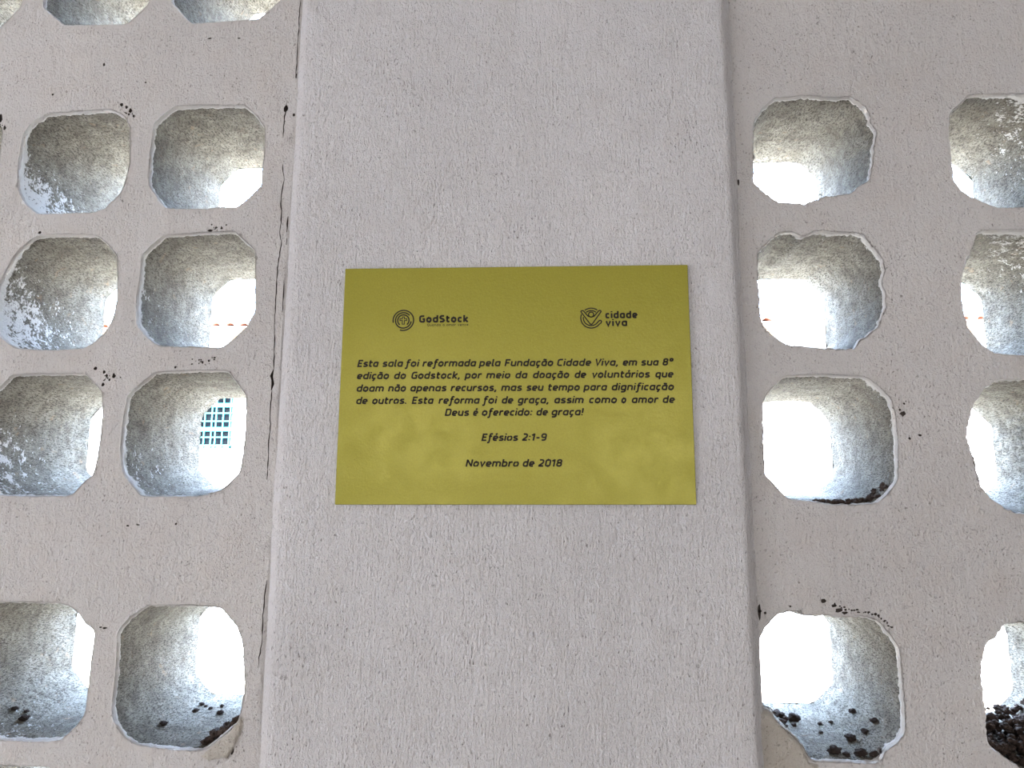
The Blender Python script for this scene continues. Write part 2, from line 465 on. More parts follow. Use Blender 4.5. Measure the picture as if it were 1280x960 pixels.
def perforated(name, cells, cracks, pits, x0, x1, fx0, fx1):
    z0, z1, fz0, fz1 = 0.0, 2.8, Z0 - .47, Z0 + .52
    P2, E2, polys = [], [], []
    loops = []

    def add_loop(pts):
        b = len(P2)
        P2.extend(pts)
        n = len(pts)
        E2.extend([(b + i, b + (i + 1) % n) for i in range(n)])
        polys.append((min(p[0] for p in pts), max(p[0] for p in pts), min(p[1] for p in pts), max(p[1] for p in pts), pts))
        return list(range(b, b + n))

    for c in cells:
        ring = by_angle(c['o'], c['c'], NA)
        # soften corners, then ragged chips along the edge
        for _ in range(1):
            ring = [((ring[i - 1][0] + 2 * ring[i][0] + ring[(i + 1) % NA][0]) / 4, (ring[i - 1][1] + 2 * ring[i][1] + ring[(i + 1) % NA][1]) / 4) for i in range(NA)]
        out = []
        for x, z in ring:
            d = Vector((x - c['c'][0], z - c['c'][1]))
            k = d.normalized()
            j = noise.noise(Vector((x * 260, z * 260, c['seed']))) * .0009 + noise.noise(Vector((x * 700, z * 700, c['seed'] + 9))) * .0007
            j *= c['ragged']
            out.append((x + k.x * j, z + k.y * j))
        c['ring'] = out
        loops.append((add_loop(out), c))
    for idx, c in loops:
        for x, z in c['ring'][::2]:
            k = Vector((x - c['c'][0], z - c['c'][1])).normalized()
            P2.append((x + k.x * .0014, z + k.y * .0014))
    sl = [add_loop(p) for p in cracks]
    sp = [add_loop(p) for p in pits]
    nb = len(P2)
    border = add_loop([(x0, z0), (x1, z0), (x1, z1), (x0, z1)])
    bpoly = polys.pop()
    st = 0.0085
    nx, nz = int((fx1 - fx0) / st), int((fz1 - fz0) / st)
    for i in range(nx + 1):
        for j in range(nz + 1):
            x = fx0 + i * st + rnd.uniform(-.002, .002)
            z = fz0 + j * st + rnd.uniform(-.002, .002)
            if x <= x0 + .001 or x >= x1 - .001:
                continue
            ok = True
            for a, b, d, e, pl in polys:
                if a - .001 < x < b + .001 and d - .001 < z < e + .001:
                    if b - a > .05:
                        if pip(x, z, pl):
                            ok = False
                            break
                    else:
                        ok = False
                        break
            if ok:
                P2.append((x, z))
    vo, eo, fo, ov, oe, of = geometry.delaunay_2d_cdt([Vector(p) for p in P2], E2, [], 0, 1e-6)
    rev = {}
    for i, src in enumerate(ov):
        for k in src:
            rev[k] = i

    def yoff(x, z):
        return F_Y + noise.noise(Vector((x * 18, z * 18, 3))) * .0011 + noise.noise(Vector((x * 60, z * 60, 5))) * .0005

    V = [(v.x, yoff(v.x, v.y), v.y) for v in vo]
    Fc = []
    for f in fo:
        cx = sum(vo[i].x for i in f) / 3
        cz = sum(vo[i].y for i in f) / 3
        hit = False
        for a, b, d, e, pl in polys:
            if a < cx < b and d < cz < e and pip(cx, cz, pl):
                hit = True
                break
        if not hit:
            A, B, D = (vo[i] for i in f)
            cr = (B.x - A.x) * (D.y - A.y) - (B.y - A.y) * (D.x - A.x)
            Fc.append(tuple(f) if cr > 0 else tuple(f)[::-1])
    # painted lip that turns into each opening
    for idx, c in loops:
        prev = [rev[i] for i in idx]
        for dy, sh in ((.0006, .0003), (.0018, .0008), (.0034, .0011)):
            cur = []
            for (x, z) in c['ring']:
                k = Vector((x - c['c'][0], z - c['c'][1])).normalized()
                s2 = sh * (1 + .5 * noise.noise(Vector((x * 200, z * 200, c['seed'] + 4))))
                cur.append(len(V))
                V.append((x - k.x * s2, F_Y + dy * (1 + .5 * noise.noise(Vector((x * 150, z * 150, c['seed'] + 2)))), z - k.y * s2))
            for i in range(NA):
                j = (i + 1) % NA
                Fc.append((prev[i], cur[i], cur[j], prev[j]))
            prev = cur
        c['last'] = [V[i] for i in prev]
    wall = struct(pyobj(name, V, Fc, M_WALL, None, True))
    # outer face with the outer outlines of the openings
    P3, E3, pol3 = [], [], []
    for c in cells:
        cx, cz = c['c']
        ex = by_angle(octo(cx + c['shift'], cz + .006, .047, .047, .019), (cx, cz), NA)
        ex = [((ex[i - 1][0] + ex[i][0] + ex[(i + 1) % NA][0]) / 3, (ex[i - 1][1] + ex[i][1] + ex[(i + 1) % NA][1]) / 3) for i in range(NA)]
        ex = [(x + .0011 * noise.noise(Vector((x * 300, z * 300, c['seed'] + 1))), z + .0011 * noise.noise(Vector((x * 300, z * 300, c['seed'] + 7)))) for x, z in ex]
        c['exit'] = ex
        b = len(P3)
        q = ex[::4]
        P3.extend(q)
        E3.extend([(b + i, b + (i + 1) % len(q)) for i in range(len(q))])
        pol3.append(q)
    b = len(P3)
    P3.extend([(x0, z0), (x1, z0), (x1, z1), (x0, z1)])
    E3.extend([(b + i, b + (i + 1) % 4) for i in range(4)])
    vo, eo, fo, *_ = geometry.delaunay_2d_cdt([Vector(p) for p in P3], E3, [], 0, 1e-6)
    Fb = []
    for f in fo:
        cx = sum(vo[i].x for i in f) / 3
        cz = sum(vo[i].y for i in f) / 3
        if not any(pip(cx, cz, q) for q in pol3):
            Fb.append(tuple(f))
    Vb = [(v.x, B_Y, v.y) for v in vo]
    n = len(Vb)
    Vb += [(x, y, z) for y in (F_Y, B_Y) for x, z in ((x0, z0), (x1, z0), (x1, z1), (x0, z1))]
    for i in range(4):
        Fb.append((n + i, n + (i + 1) % 4, n + 4 + (i + 1) % 4, n + 4 + i))
    pyobj('outer_face', Vb, Fb, M_CONC, wall)
    # raw concrete lining of every opening
    YS = [.0, .003, .006, .010, .016, .024, .034, .045, .056, .068, .080, .092, .104, .116, .126, .1346]
    for c in cells:
        V, Fc, PA = [], [], []
        L0 = c['last']
        px, pz, amt = c['paint']
        pn = math.hypot(px, pz) or 1
        for r, dy in enumerate(YS):
            t = min(1.0, dy / YS[-1])
            # the front half keeps its width, the lining closes in towards the outside
            tt = t ** 1.25
            for i in range(NA):
                x0_, y0_, z0_ = L0[i]
                ex, ez = c['exit'][i]
                x = x0_ + (ex - x0_) * tt
                z = z0_ + (ez - z0_) * tt
                y = y0_ + (B_Y - y0_) * t
                k = Vector((x - c['c'][0], z - c['c'][1])).normalized()
                amp = 0 if r == 0 else .0012
                j = amp * (noise.noise(Vector((x * 120, y * 120, z * 120))) + .7 * noise.noise(Vector((x * 380, y * 380, z * 380))))
                V.append((x + k.x * j, y, z + k.y * j))
                side = (k.x * px + k.y * pz) / pn
                v = amt * max(0, side) ** 1.2 * max(0, 1 - dy / .15) ** .7 * .315
                v += .40 * max(0, 1 - dy / (.0025 + .0040 * amt * max(0, side)))
                PA.append(.14 + v)
        for r in range(len(YS) - 1):
            for i in range(NA):
                j = (i + 1) % NA
                Fc.append((r * NA + i, (r + 1) * NA + i, (r + 1) * NA + j, r * NA + j))
        o = pyobj('hole_lining', V, Fc, M_CONC, wall, True)
        a = o.data.attributes.new('paint', 'FLOAT', 'POINT')
        a.data.foreach_set('value', PA)
    # cracks and pits: recessed slots with a dark bottom
    def pocket(pts, depth):
        n = len(pts)
        cx = sum(p[0] for p in pts) / n
        cz = sum(p[1] for p in pts) / n
        V = [(x, yoff(x, z) - .0001, z) for x, z in pts] + [(x, F_Y + depth, z) for x, z in pts]
        Fc = [(i, (i + 1) % n, n + (i + 1) % n, n + i) for i in range(n)]
        return V, Fc, n
    for pts in cracks:
        V, Fc, n = pocket(pts, .006)
        h = n // 2
        for i in range(h - 1):
            Fc.append((n + i, n + i + 1, n + (n - 2 - i), n + (n - 1 - i)))
        pyobj('plaster_crack', V, Fc, M_DARK, wall)
    V, Fc = [], []
    for pts in pits:
        v, f, n = pocket(pts, .0035)
        b = len(V)
        V += v
        Fc += [tuple(b + i for i in q) for q in f]
        Fc.append(tuple(b + n + i for i in range(n)))
    if V:
        pyobj('plaster_pits', V, Fc, M_DARK, wall)['kind'] = 'stuff'
    return wall


cr = []
for pts, w in CRACKS:
    cr.append(ribbon([(min(x * 1e-4, XL - .0035), z * 1e-4 + Z0) for x, z in pts], w * 1e-4))
pl, pr_ = [], []
for x, z, rx, rz in PITS:
    x, z, rx, rz = x * 1e-4, z * 1e-4 + Z0, rx * 1.25e-4, rz * 1.25e-4
    if x < 0:
        pl.append(blob(min(x, XL - .0015 - rx * 1.2), z, rx, rz))
    else:
        pr_.append(blob(max(x, XR + .0015 + rx * 1.2), z, rx, rz))
for a, b in zip(CHIP, CHIP[1:]):
    for i in range(5):
        u = (i + rnd.random() * .7) / 5
        pr_.append(blob((a[0] + (b[0] - a[0]) * u) * 1e-4 + rnd.uniform(-.0012, .0012), (a[1] + (b[1] - a[1]) * u) * 1e-4 + Z0 + rnd.uniform(-.0012, .0012), rnd.uniform(.0005, .0016), rnd.uniform(.0005, .0012)))
for cx, cz, n, sp in ((-.3600, .0085, 14, .008), (-.3700, .2655, 8, .005), (-.274, .1490, 8, .008), (-.2790, .0225, 12, .011), (-.4960, .2570, 6, .004), (.3270, -.0160, 4, .004)):
    for i in range(n):
        k = rnd.uniform(.0003, .0009)
        pr = blob(cx + rnd.uniform(-sp, sp), cz + Z0 + rnd.uniform(-.45, .45) * sp * .8, k, k)
        (pl if cx < 0 else pr_).append(pr)
wall_left = perforated('wall_left', LEFT, cr, pl, -2.2, XL, -.66, XL - .004)
wall_right = perforated('wall_right', RIGHT, [], pr_, XR, 2.2, XR + .004, .66)

def patch(pts, wall):
    pts = [(x * 1e-4, z * 1e-4 + Z0) for x, z in pts]
    n = len(pts)
    P = list(pts)
    x0, x1, z0, z1 = min(p[0] for p in pts), max(p[0] for p in pts), min(p[1] for p in pts), max(p[1] for p in pts)
    for i in range(int((x1 - x0) / .003)):
        for j in range(int((z1 - z0) / .003)):
            x, z = x0 + .003 * i + rnd.uniform(0, .001), z0 + .003 * j + rnd.uniform(0, .001)
            if pip(x, z, pts):
                P.append((x, z))
    vo, eo, fo, *_ = geometry.delaunay_2d_cdt([Vector(p) for p in P], [(i, (i + 1) % n) for i in range(n)], [], 1, 1e-6)
    V = []
    for i, v in enumerate(vo):
        edge = any((v - Vector(q)).length < 1e-6 for q in pts)
        V.append((v.x, F_Y + (.0012 if edge else -.0016 + .0014 * noise.noise(Vector((v.x * 160, 1, v.y * 160)))), v.y))
    pyobj('mortar_patch', V, [tuple(f) for f in fo], M_MORTAR, wall, True)


patch([(1935, -2595), (1977, -2637), (2015, -2630), (2069, -2677), (2103, -2742), (2168, -2795), (2245, -2859), (2302, -2947), (2329, -3017), (2408, -3033), (2367, -3203), (1905, -3213)], wall_right)
patch([(-2239, -2731), (-2267, -2806), (-2393, -2926), (-2532, -3040), (-2578, -3059), (-2480, -3106), (-2329, -3079), (-2246, -2917), (-2213, -2812)], wall_left)

# ---------------------------------------------------------------- pillar
def pillar():
    prof = [(-.2085, .060), (-.2085, .0135), (-.2065, .0118), (-.2035, .0082), (-.2005, .0042), (-.1985, .0014), (-.1965, .0002)]
    x = -.19
    while x < .183:
        prof.append((x, 0.0))
        x += .0085
    prof += [(.1862, .0), (.1893, .0005), (.1912, .0022), (.1932, .0058), (.1955, .0094), (.1985, .0122), (.1990, .0138), (.1990, .060)]
    zs = [0.0, .4, .8, 1.0]
    z = Z0 - .5
    while z < Z0 + .56:
        zs.append(z)
        z += .0085
    zs += [2.3, 2.8]
    V, Fc = [], []
    n = len(prof)
    for z in zs:
        for i, (x, y) in enumerate(prof):
            e = .0011 * noise.noise(Vector((z * 9, 0, 1 if x < 0 else 7))) + .0006 * noise.noise(Vector((z * 45, 3, 1 if x < 0 else 7)))
            w = max(0, (abs(x) - .17) / .03)
            d = .0008 * noise.noise(Vector((x * 14, 2, z * 9))) + .0005 * noise.noise(Vector((x * 70, 8, z * 40)))
            if y > .02:
                d = e = 0
            V.append((x + e * w, y + d * (1 if y < .01 else .4), z))
    for r in range(len(zs) - 1):
        for i in range(n - 1):
            Fc.append((r * n + i, r * n + i + 1, (r + 1) * n + i + 1, (r + 1) * n + i))
    p = struct(pyobj('pillar', V, Fc, M_PILLAR, None, True))
    boxes('pillar_core', [(-.2055, .1965, .0575, .14, 0, 2.8)], M_CONC, p)
    return p


pillar()

# ---------------------------------------------------------------- plaque
PF = -.0024


def ribbon_mesh(strokes, V, Fc, w, y):
    """flat strokes of width w with mitred joints; strokes are lists of (x, z), closed when first == last"""
    for st in strokes:
        closed = len(st) > 2 and (Vector(st[0]) - Vector(st[-1])).length < 1e-9
        p = [Vector(q) for q in (st[:-1] if closed else st)]
        n = len(p)
        b = len(V)
        for i in range(n):
            a = p[i - 1] if (i > 0 or closed) else None
            c = p[(i + 1) % n] if (i < n - 1 or closed) else None
            d1 = (p[i] - a).normalized() if a is not None else None
            d2 = (c - p[i]).normalized() if c is not None else None
            d1 = d1 if d1 is not None else d2
            d2 = d2 if d2 is not None else d1
            n1 = Vector((-d1.y, d1.x))
            n2 = Vector((-d2.y, d2.x))
            m = n1 + n2
            m = m.normalized() if m.length > 1e-6 else n1
            k = min(1.8, 1 / max(.3, m.dot(n1))) * w / 2
            V.append((p[i].x + m.x * k, y, p[i].y + m.y * k))
            V.append((p[i].x - m.x * k, y, p[i].y - m.y * k))
        for i in range(n if closed else n - 1):
            j = (i + 1) % n
            Fc.append((b + 2 * i, b + 2 * i + 1, b + 2 * j + 1, b + 2 * j))


def rp(pts, r=.2, closed=False):
    """round the inner corners of a polyline"""
    P = [Vector(q) for q in pts]
    n = len(P)
    out = []
    for i in range(n):
        if not closed and i in (0, n - 1):
            out.append(tuple(P[i]))
            continue
        a, b, c = P[i - 1], P[i], P[(i + 1) % n]
        k = min(r, (a - b).length * .5, (c - b).length * .5)
        s_, e_ = b + (a - b).normalized() * k, b + (c - b).normalized() * k
        for t in (0, .25, .5, .75, 1):
            q = s_ * (1 - t) ** 2 + b * 2 * t * (1 - t) + e_ * t * t
            out.append((q.x, q.y))
    if closed:
        out.append(out[0])
    return out


U, D_ = .64, .08
bowlL = lambda r=.24: rp([(.5, U), (.08, U), (.08, D_), (.5, D_)], r)
G = {
    'a': (.58, [bowlL(), [(.5, .72), (.5, 0)]]), 'd': (.58, [bowlL(), [(.5, 1.04), (.5, 0)]]),
    'q': (.58, [bowlL(), [(.5, .72), (.5, -.28)]]),
    'g': (.58, [bowlL(), rp([(.5, .72), (.5, -.22), (.1, -.22)], .2)]),
    'b': (.58, [rp([(.08, U), (.5, U), (.5, D_), (.08, D_)], .24), [(.08, 1.04), (.08, 0)]]),
    'p': (.58, [rp([(.08, U), (.5, U), (.5, D_), (.08, D_)], .24), [(.08, .72), (.08, -.28)]]),
    'e': (.56, [rp([(.47, D_), (.08, D_), (.08, U), (.48, U), (.48, .34), (.08, .34)], .2)]),
    'o': (.58, [rp([(.08, D_), (.5, D_), (.5, U), (.08, U)], .24, True)]),
    'c': (.48, [rp([(.44, U), (.08, U), (.08, D_), (.44, D_)], .24)]),
    's': (.52, [rp([(.46, U), (.1, U), (.1, .38), (.44, .34), (.44, D_), (.05, D_)], .15)]),
    'r': (.40, [[(.08, 0), (.08, .72)], rp([(.08, .44), (.16, U), (.4, U)], .1)]),
    'm': (.90, [[(.08, 0), (.08, .72)], rp([(.08, U), (.45, U), (.45, 0)], .2), rp([(.45, U), (.82, U), (.82, 0)], .2)]),
    'n': (.58, [[(.08, 0), (.08, .72)], rp([(.08, U), (.5, U), (.5, 0)], .22)]),
    'u': (.58, [rp([(.08, .72), (.08, D_), (.5, D_)], .22), [(.5, .72), (.5, 0)]]),
    't': (.42, [rp([(.14, .95), (.14, D_), (.4, D_)], .2), [(.0, U), (.4, U)]]),
    'f': (.44, [rp([(.46, .98), (.2, .98), (.2, -.24), (.0, -.24)], .16), [(.06, U), (.42, U)]]),
    'i': (.16, [[(.08, 0), (.08, .72)], [(.08, .86), (.08, 1.02)]]),
    'l': (.24, [rp([(.08, 1.04), (.08, D_), (.24, D_)], .14)]),
    'v': (.54, [[(.06, .72), (.27, .04), (.5, .72)]]),
    'k': (.52, [[(.08, 1.04), (.08, 0)], [(.48, .72), (.16, .36)], [(.16, .36), (.5, 0)]]),
    'w': (.8, [[(.06, .72), (.24, .04), (.4, .6), (.56, .04), (.76, .72)]]),
    'E': (.55, [[(.52, .92), (.08, .92), (.08, .08), (.52, .08)], [(.08, .51), (.46, .51)]]),
    'F': (.53, [[(.52, .92), (.08, .92), (.08, 0)], [(.08, .48), (.46, .48)]]),
    'G': (.64, [rp([(.56, .92), (.08, .92), (.08, .08), (.56, .08)], .28), [(.56, .02), (.56, .48), (.36, .48)]]),
    'C': (.58, [rp([(.54, .92), (.08, .92), (.08, .08), (.54, .08)], .3)]),
    'V': (.62, [[(.05, 1), (.31, .05), (.58, 1)]]),
    'D': (.64, [rp([(.08, .08), (.56, .08), (.56, .92), (.08, .92)], .3), [(.08, 1), (.08, 0)]]),
    'N': (.66, [[(.08, 0), (.08, .98)], [(.08, .94), (.58, .06)], [(.58, .02), (.58, 1)]]),
    'S': (.58, [rp([(.52, .92), (.1, .92), (.1, .54), (.5, .46), (.5, .08), (.05, .08)], .2)]),
    'Q': (.66, [rp([(.08, .08), (.58, .08), (.58, .92), (.08, .92)], .3, True), [(.4, .1), (.6, -.12)]]),
    '8': (.58, [rp([(.1, .53), (.48, .53), (.48, .92), (.1, .92)], .18, True), rp([(.08, .08), (.5, .08), (.5, .52), (.08, .52)], .2, True)]),
    '2': (.58, [rp([(.08, .92), (.48, .92), (.48, .5), (.08, .14)], .22), [(.04, .08), (.54, .08)]]),
    '1': (.36, [[(.0, .74), (.24, .94)], [(.24, 1), (.24, 0)]]),
    '9': (.58, [rp([(.5, .46), (.08, .46), (.08, .92), (.5, .92), (.5, .08), (.12, .08)], .2)]),
    '0': (.58, [rp([(.08, .08), (.5, .08), (.5, .92), (.08, .92)], .26, True)]),
    '.': (.18, [[(.09, 0), (.09, .17)]]), ',': (.2, [[(.12, .17), (.12, .02), (.04, -.16)]]),
    ':': (.2, [[(.09, .05), (.09, .22)], [(.09, .52), (.09, .69)]]),
    '!': (.2, [[(.09, 0), (.09, .16)], [(.09, .3), (.09, 1)]]), '-': (.42, [[(.04, .4), (.38, .4)]]),
    'ª': (.40, [[(x * .6 + .02, z * .55 + .6) for x, z in bowlL()], [(.33, 1.0), (.33, .6)]]),
    ' ': (.32, []),
}
G['ç'] = (.48, G['c'][1] + [[(.27, .02), (.29, -.12), (.17, -.26)]])
G['ã'] = (.58, G['a'][1] + [[(.14, .86), (.24, .94), (.36, .87), (.47, .95)]])
G['á'] = (.58, G['a'][1] + [[(.26, .84), (.42, 1.04)]])
G['é'] = (.56, G['e'][1] + [[(.24, .84), (.4, 1.04)]])


def word(t, x0, x1, z, cap, w, shear, V, Fc, gap=.13):
    adv, items = 0, []
    for ch in t:
        wd, st = G[ch]
        items.append((adv, st))
        adv += wd + gap
    adv -= gap
    # optical extent of the sheared word
    k = (x1 - x0 - shear * cap * .6) / (adv * cap)
    for a, st in items:
        ss = [[(x0 + (a + x) * cap * k + shear * q * cap, z + q * cap) for x, q in s_] for s_ in st]
        ribbon_mesh(ss, V, Fc, w, PF - .00012)


bm = bmesh.new()
add_box(bm, -.1495, .1495, PF, -.0003, -.1033, .1028)
for v in bm.verts:                          # the sheet is a touch out of square, as cut
    if v.co.z > 0 and v.co.x > 0:
        v.co.z -= .0005
    if v.co.z < 0:
        v.co.x *= 1.002
        if v.co.x > 0:
            v.co.z += .0009
bmesh.ops.bevel(bm, geom=[e for e in bm.edges], offset=.0003, segments=1, affect='EDGES')
bmesh.ops.recalc_face_normals(bm, faces=bm.faces)
me = bpy.data.meshes.new('wall_plaque')
bm.to_mesh(me)
bm.free()
plaque = link('wall_plaque', me, M_PLAQUE)
plaque.location = (0, 0, Z0)
tag(plaque, 'olive yellow rectangular commemorative plaque with black lettering fixed to the plastered pillar', 'sign')


def on_plaque(name, V, Fc, label=None):
    me = bpy.data.meshes.new(name)
    me.from_pydata(V, [], Fc)
    o = bpy.data.objects.new(name, me)
    me.materials.append(M_INK)
    C.objects.link(o)
    o.parent = plaque
    if label:
        o['label'] = label
    return o


for ln in LINES:
    V, Fc = [], []
    for t, x0, x1, z in ln:
        word(t, x0 * 1e-5, x1 * 1e-5, z * 1e-5, .0060, .0014, .21, V, Fc, .10)
    on_plaque('lettering', V, Fc, 'slanted black lettering reading ' + ' '.join(w[0] for w in ln))


def arc(cx, cz, r, a0, a1, n=40):
    return [(cx + r * math.cos(math.radians(a0 + (a1 - a0) * i / n)), cz + r * math.sin(math.radians(a0 + (a1 - a0) * i / n))) for i in range(n + 1)]


# left mark: three open rings round an outlined cross
V, Fc = [], []
cx, cz = -.0964, .0552
k = .0093 / 143
w = 18 * k
ribbon_mesh([arc(cx, cz, 138 * k, 193, -108), arc(cx, cz, 106 * k, 40, 352), arc(cx, cz, 76 * k, -128 + 180 + 62 - 180 * 0, -128 + 360 - 0) if False else arc(cx, cz, 76 * k, -50, 232)], V, Fc, w, PF - .00012)
cross = [(-14, -52), (14, -52), (14, -2), (46, -2), (46, 22), (14, 22), (14, 48), (-14, 48), (-14, 22), (-46, 22), (-46, -2), (-14, -2), (-14, -52)]
ribbon_mesh([[(cx + x * k, cz + z * k) for x, z in cross]], V, Fc, 11 * k, PF - .00012)
on_plaque('ring_emblem', V, Fc, 'black emblem of open rings around a small outlined cross')
V, Fc = [], []
word('GodStock', -.0824, -.0400, .0533, .0060, .00165, 0, V, Fc, .17)
on_plaque('lettering', V, Fc, 'bold black lettering reading GodStock')
V, Fc = [], []
word('Quando o amor vence', -.0755, -.0396, .0499, .0021, .00036, 0, V, Fc, .12)
on_plaque('lettering', V, Fc, 'thin black lettering reading Quando o amor vence')

# right mark: a figure with raised arms inside open rings
V, Fc = [], []
cx, cz = .0661, .0557
k = .00885 / 138
w = 16 * k
PT = lambda L_: [(cx + x * k, cz + z * k) for x, z in L_]
S_ = [arc(cx, cz, 136 * k, 52, 128), arc(cx, cz, 102 * k, 50, 130, 20),
      arc(cx, cz, 138 * k, 158, 325), arc(cx, cz, 104 * k, 172, 318)]
S_.append(PT([(113, -79), (130, -70), (138, -48), (128, -34), (110, -34), (96, -48), (77, -70)]))
S_.append(PT(rp([(-138, 90), (-126, 104), (-104, 102), (-40, 24), (0, 14), (40, 24), (104, 102), (126, 104), (134, 88), (14, -82), (0, -88), (-14, -82), (-138, 90)][:-1], 8, True)))
S_.append(arc(cx, cz + 48 * k, 34 * k, 0, 360, 24))
ribbon_mesh(S_, V, Fc, w, PF - .00012)
on_plaque('figure_emblem', V, Fc, 'black line emblem of a figure with raised arms')
V, Fc = [], []
word('cidade', .0784, .1053, .0554, .0061, .00155, 0, V, Fc, .17)
word('viva', .0785, .0966, .0485, .0061, .00155, 0, V, Fc, .17)
on_plaque('lettering', V, Fc, 'bold rounded black lettering reading cidade viva')

# ---------------------------------------------------------------- dirt in the lower openings
def crumb_mesh(seed, n=3):
    bm = bmesh.new()
    bmesh.ops.create_icosphere(bm, subdivisions=n, radius=1)
    for v in bm.verts:
        d = .88 + .22 * noise.noise(v.co * 6 + Vector((0, 0, seed))) + .38 * noise.noise(v.co * 1.3 + Vector((seed, 0, 0))) + .28 * noise.noise(v.co * 3.1 + Vector((0, seed, 0)))
        v.co *= d
        v.co.z *= .72
    me = bpy.data.meshes.new('dirt_crumb')
    bm.to_mesh(me)
    bm.free()
    me.materials.append(M_DIRT)
    return me


CR = [crumb_mesh(i * 5.3) for i in range(5)]


def lining_height(c, x, y):
    """height of the bottom of an opening's lining at x, y"""
    t = max(0, min(1, (y - F_Y - .0034) / (B_Y - F_Y - .0034)))
    best = 9
    L0 = c['last']
    for i in range(NA // 2, NA):
        j = (i + 1) % NA
        tt = t ** 1.25
        xa = L0[i][0] + (c['exit'][i][0] - L0[i][0]) * tt
        xb = L0[j][0] + (c['exit'][j][0] - L0[j][0]) * tt
        if min(xa, xb) <= x <= max(xa, xb) and abs(xb - xa) > 1e-9:
            u = (x - xa) / (xb - xa)
            za = L0[i][2] + (c['exit'][i][1] - L0[i][2]) * tt
            zb = L0[j][2] + (c['exit'][j][1] - L0[j][2]) * tt
            best = min(best, za + (zb - za) * u)
    return best if best < 9 else c['c'][1] - .05


def crumbs(c, lst, label, group):
    for i, (x, y, r) in enumerate(lst):
        o = bpy.data.objects.new('dirt_crumb', CR[i % 5])
        C.objects.link(o)
        rx = r * rnd.uniform(.9, 1.15)
        o.scale = (rx, r, r * rnd.uniform(.8, 1.1))
        o.rotation_euler = (0, 0, rnd.uniform(0, 6))
        o.location = (x, y, lining_height(c, x, y) + r * .5)
        rank = sorted(range(len(lst)), key=lambda q: -lst[q][2]).index(i)
        size = 'largest' if rank == 0 else 'second largest' if rank == 1 else 'third largest' if rank == 2 else 'small' if r > .0024 else 'tiny'
        side = 'left' if x < c['c'][0] - .012 else 'right' if x > c['c'][0] + .012 else 'middle'
        depth = 'inner sill' if y < .045 else 'far edge' if y > .095 else 'centre'
        tag(o, size + ' ' + label + ', %s side by %s' % (side, depth), 'dirt', group)


def heap(c, x0, x1, y0, y1, n, r0, r1, label, pile=0.0):
    bm = bmesh.new()
    for i in range(n):
        x, y = rnd.uniform(x0, x1), rnd.uniform(y0, y1)
        r = rnd.uniform(r0, r1)
        z = lining_height(c, x, y) + r * .4 + pile * rnd.random() * max(0, 1 - abs(x - (x0 + x1) / 2) / ((x1 - x0) / 2))
        m = Matrix.Translation((x, y, z)) @ Matrix.Rotation(rnd.uniform(0, 6), 4, 'Z') @ Matrix.Diagonal((r, r * .9, r, 1))
        a = len(bm.verts)
        bm.from_mesh(CR[i % 5])
        bm.verts.ensure_lookup_table()
        for v in bm.verts[a:]:
            v.co = m @ v.co
    me = bpy.data.meshes.new('dirt_heap')
    bm.to_mesh(me)
    bm.free()
    o = link('dirt_heap', me, M_DIRT, None, True)
    tag(o, label, 'dirt', None, 'stuff')


LC = dict(zip('ABFGHIJK', LEFT))
RC = dict(zip('LMNOPQRS', RIGHT))
crumbs(RC['R'], [(.2476, .104, .0052), (.238, .112, .0042), (.268, .096, .0022), (.2815, .060, .0042), (.291, .052, .0034), (.258, .030, .0052), (.2655, .024, .0032), (.2775, .026, .0050), (.2865, .021, .004), (.300, .055, .0034), (.279, .100, .0020), (.262, .075, .0020), (.295, .090, .0032)],
       'dirt crumb in lowest opening right of pillar', 'dirt crumbs in the lowest opening right of the pillar')
heap(RC['R'], .205, .245, .085, .125, 42, .0012, .0034, 'fine dark dirt grains at the outer edge of the lowest opening right of the pillar')
heap(RC['N'], .252, .314, .018, .040, 90, .0009, .0030, 'dark dirt gathered along the sill of the third opening down, right of the pillar', .002)
heap(RC['S'], .374, .470, .022, .125, 520, .0014, .0048, 'thick heap of dark dirt in the bottom opening at the right edge', .018)
crumbs(LC['K'], [(-.3005, .098, .0030), (-.277, .098, .0032), (-.3035, .118, .0028), (-.2905, .108, .0022), (-.311, .058, .0036), (-.283, .116, .002), (-.297, .112, .0018)],
       'mud pellet in lowest opening left of pillar', 'mud pellets in the lowest opening left of the pillar')
heap(LC['K'], -.262, -.238, .022, .055, 60, .0012, .0042, 'dark crumbled mortar at the lower right corner of the bottom opening left of the pillar', .006)
crumbs(LC['J'], [(-.440, .060, .0042), (-.452, .064, .0030), (-.446, .072, .0026)],
       'dirt lump in bottom opening at left edge', 'dirt lumps in the bottom left opening')

# ---------------------------------------------------------------- the room behind the camera
struct(boxes('floor', [(-2.2, 2.2, -3.5, .135, -.1, 0)], M_FLOOR))
struct(boxes('ceiling', [(-2.35, 2.35, -3.65, .30, 2.8, 2.95)], M_CEIL))
wx = [(-.74, 1.88), (.58, 1.80)]
hw, hh = .30, .38
bl = [(-2.2, 2.2, -3.5, -3.38, 0, 1.42), (-2.2, 2.2, -3.5, -3.38, 2.26, 2.8), (-2.2, -1.04, -3.5, -3.38, 1.42, 2.26), (-.44, .28, -3.5, -3.38, 1.42, 2.26), (.88, 2.2, -3.5, -3.38, 1.42, 2.26)]
struct(boxes('wall_back', bl, M_ROOM))
struct(boxes('wall_east', [(2.2, 2.35, -3.5, .135, 0, 2.8)], M_ROOM))
struct(boxes('wall_west', [(-2.35, -2.2, -3.5, -1.85, 0, 2.8), (-2.35, -2.2, -.35, .135, 0, 2.8), (-2.35, -2.2, -1.85, -.35, 2.25, 2.8)], M_ROOM))
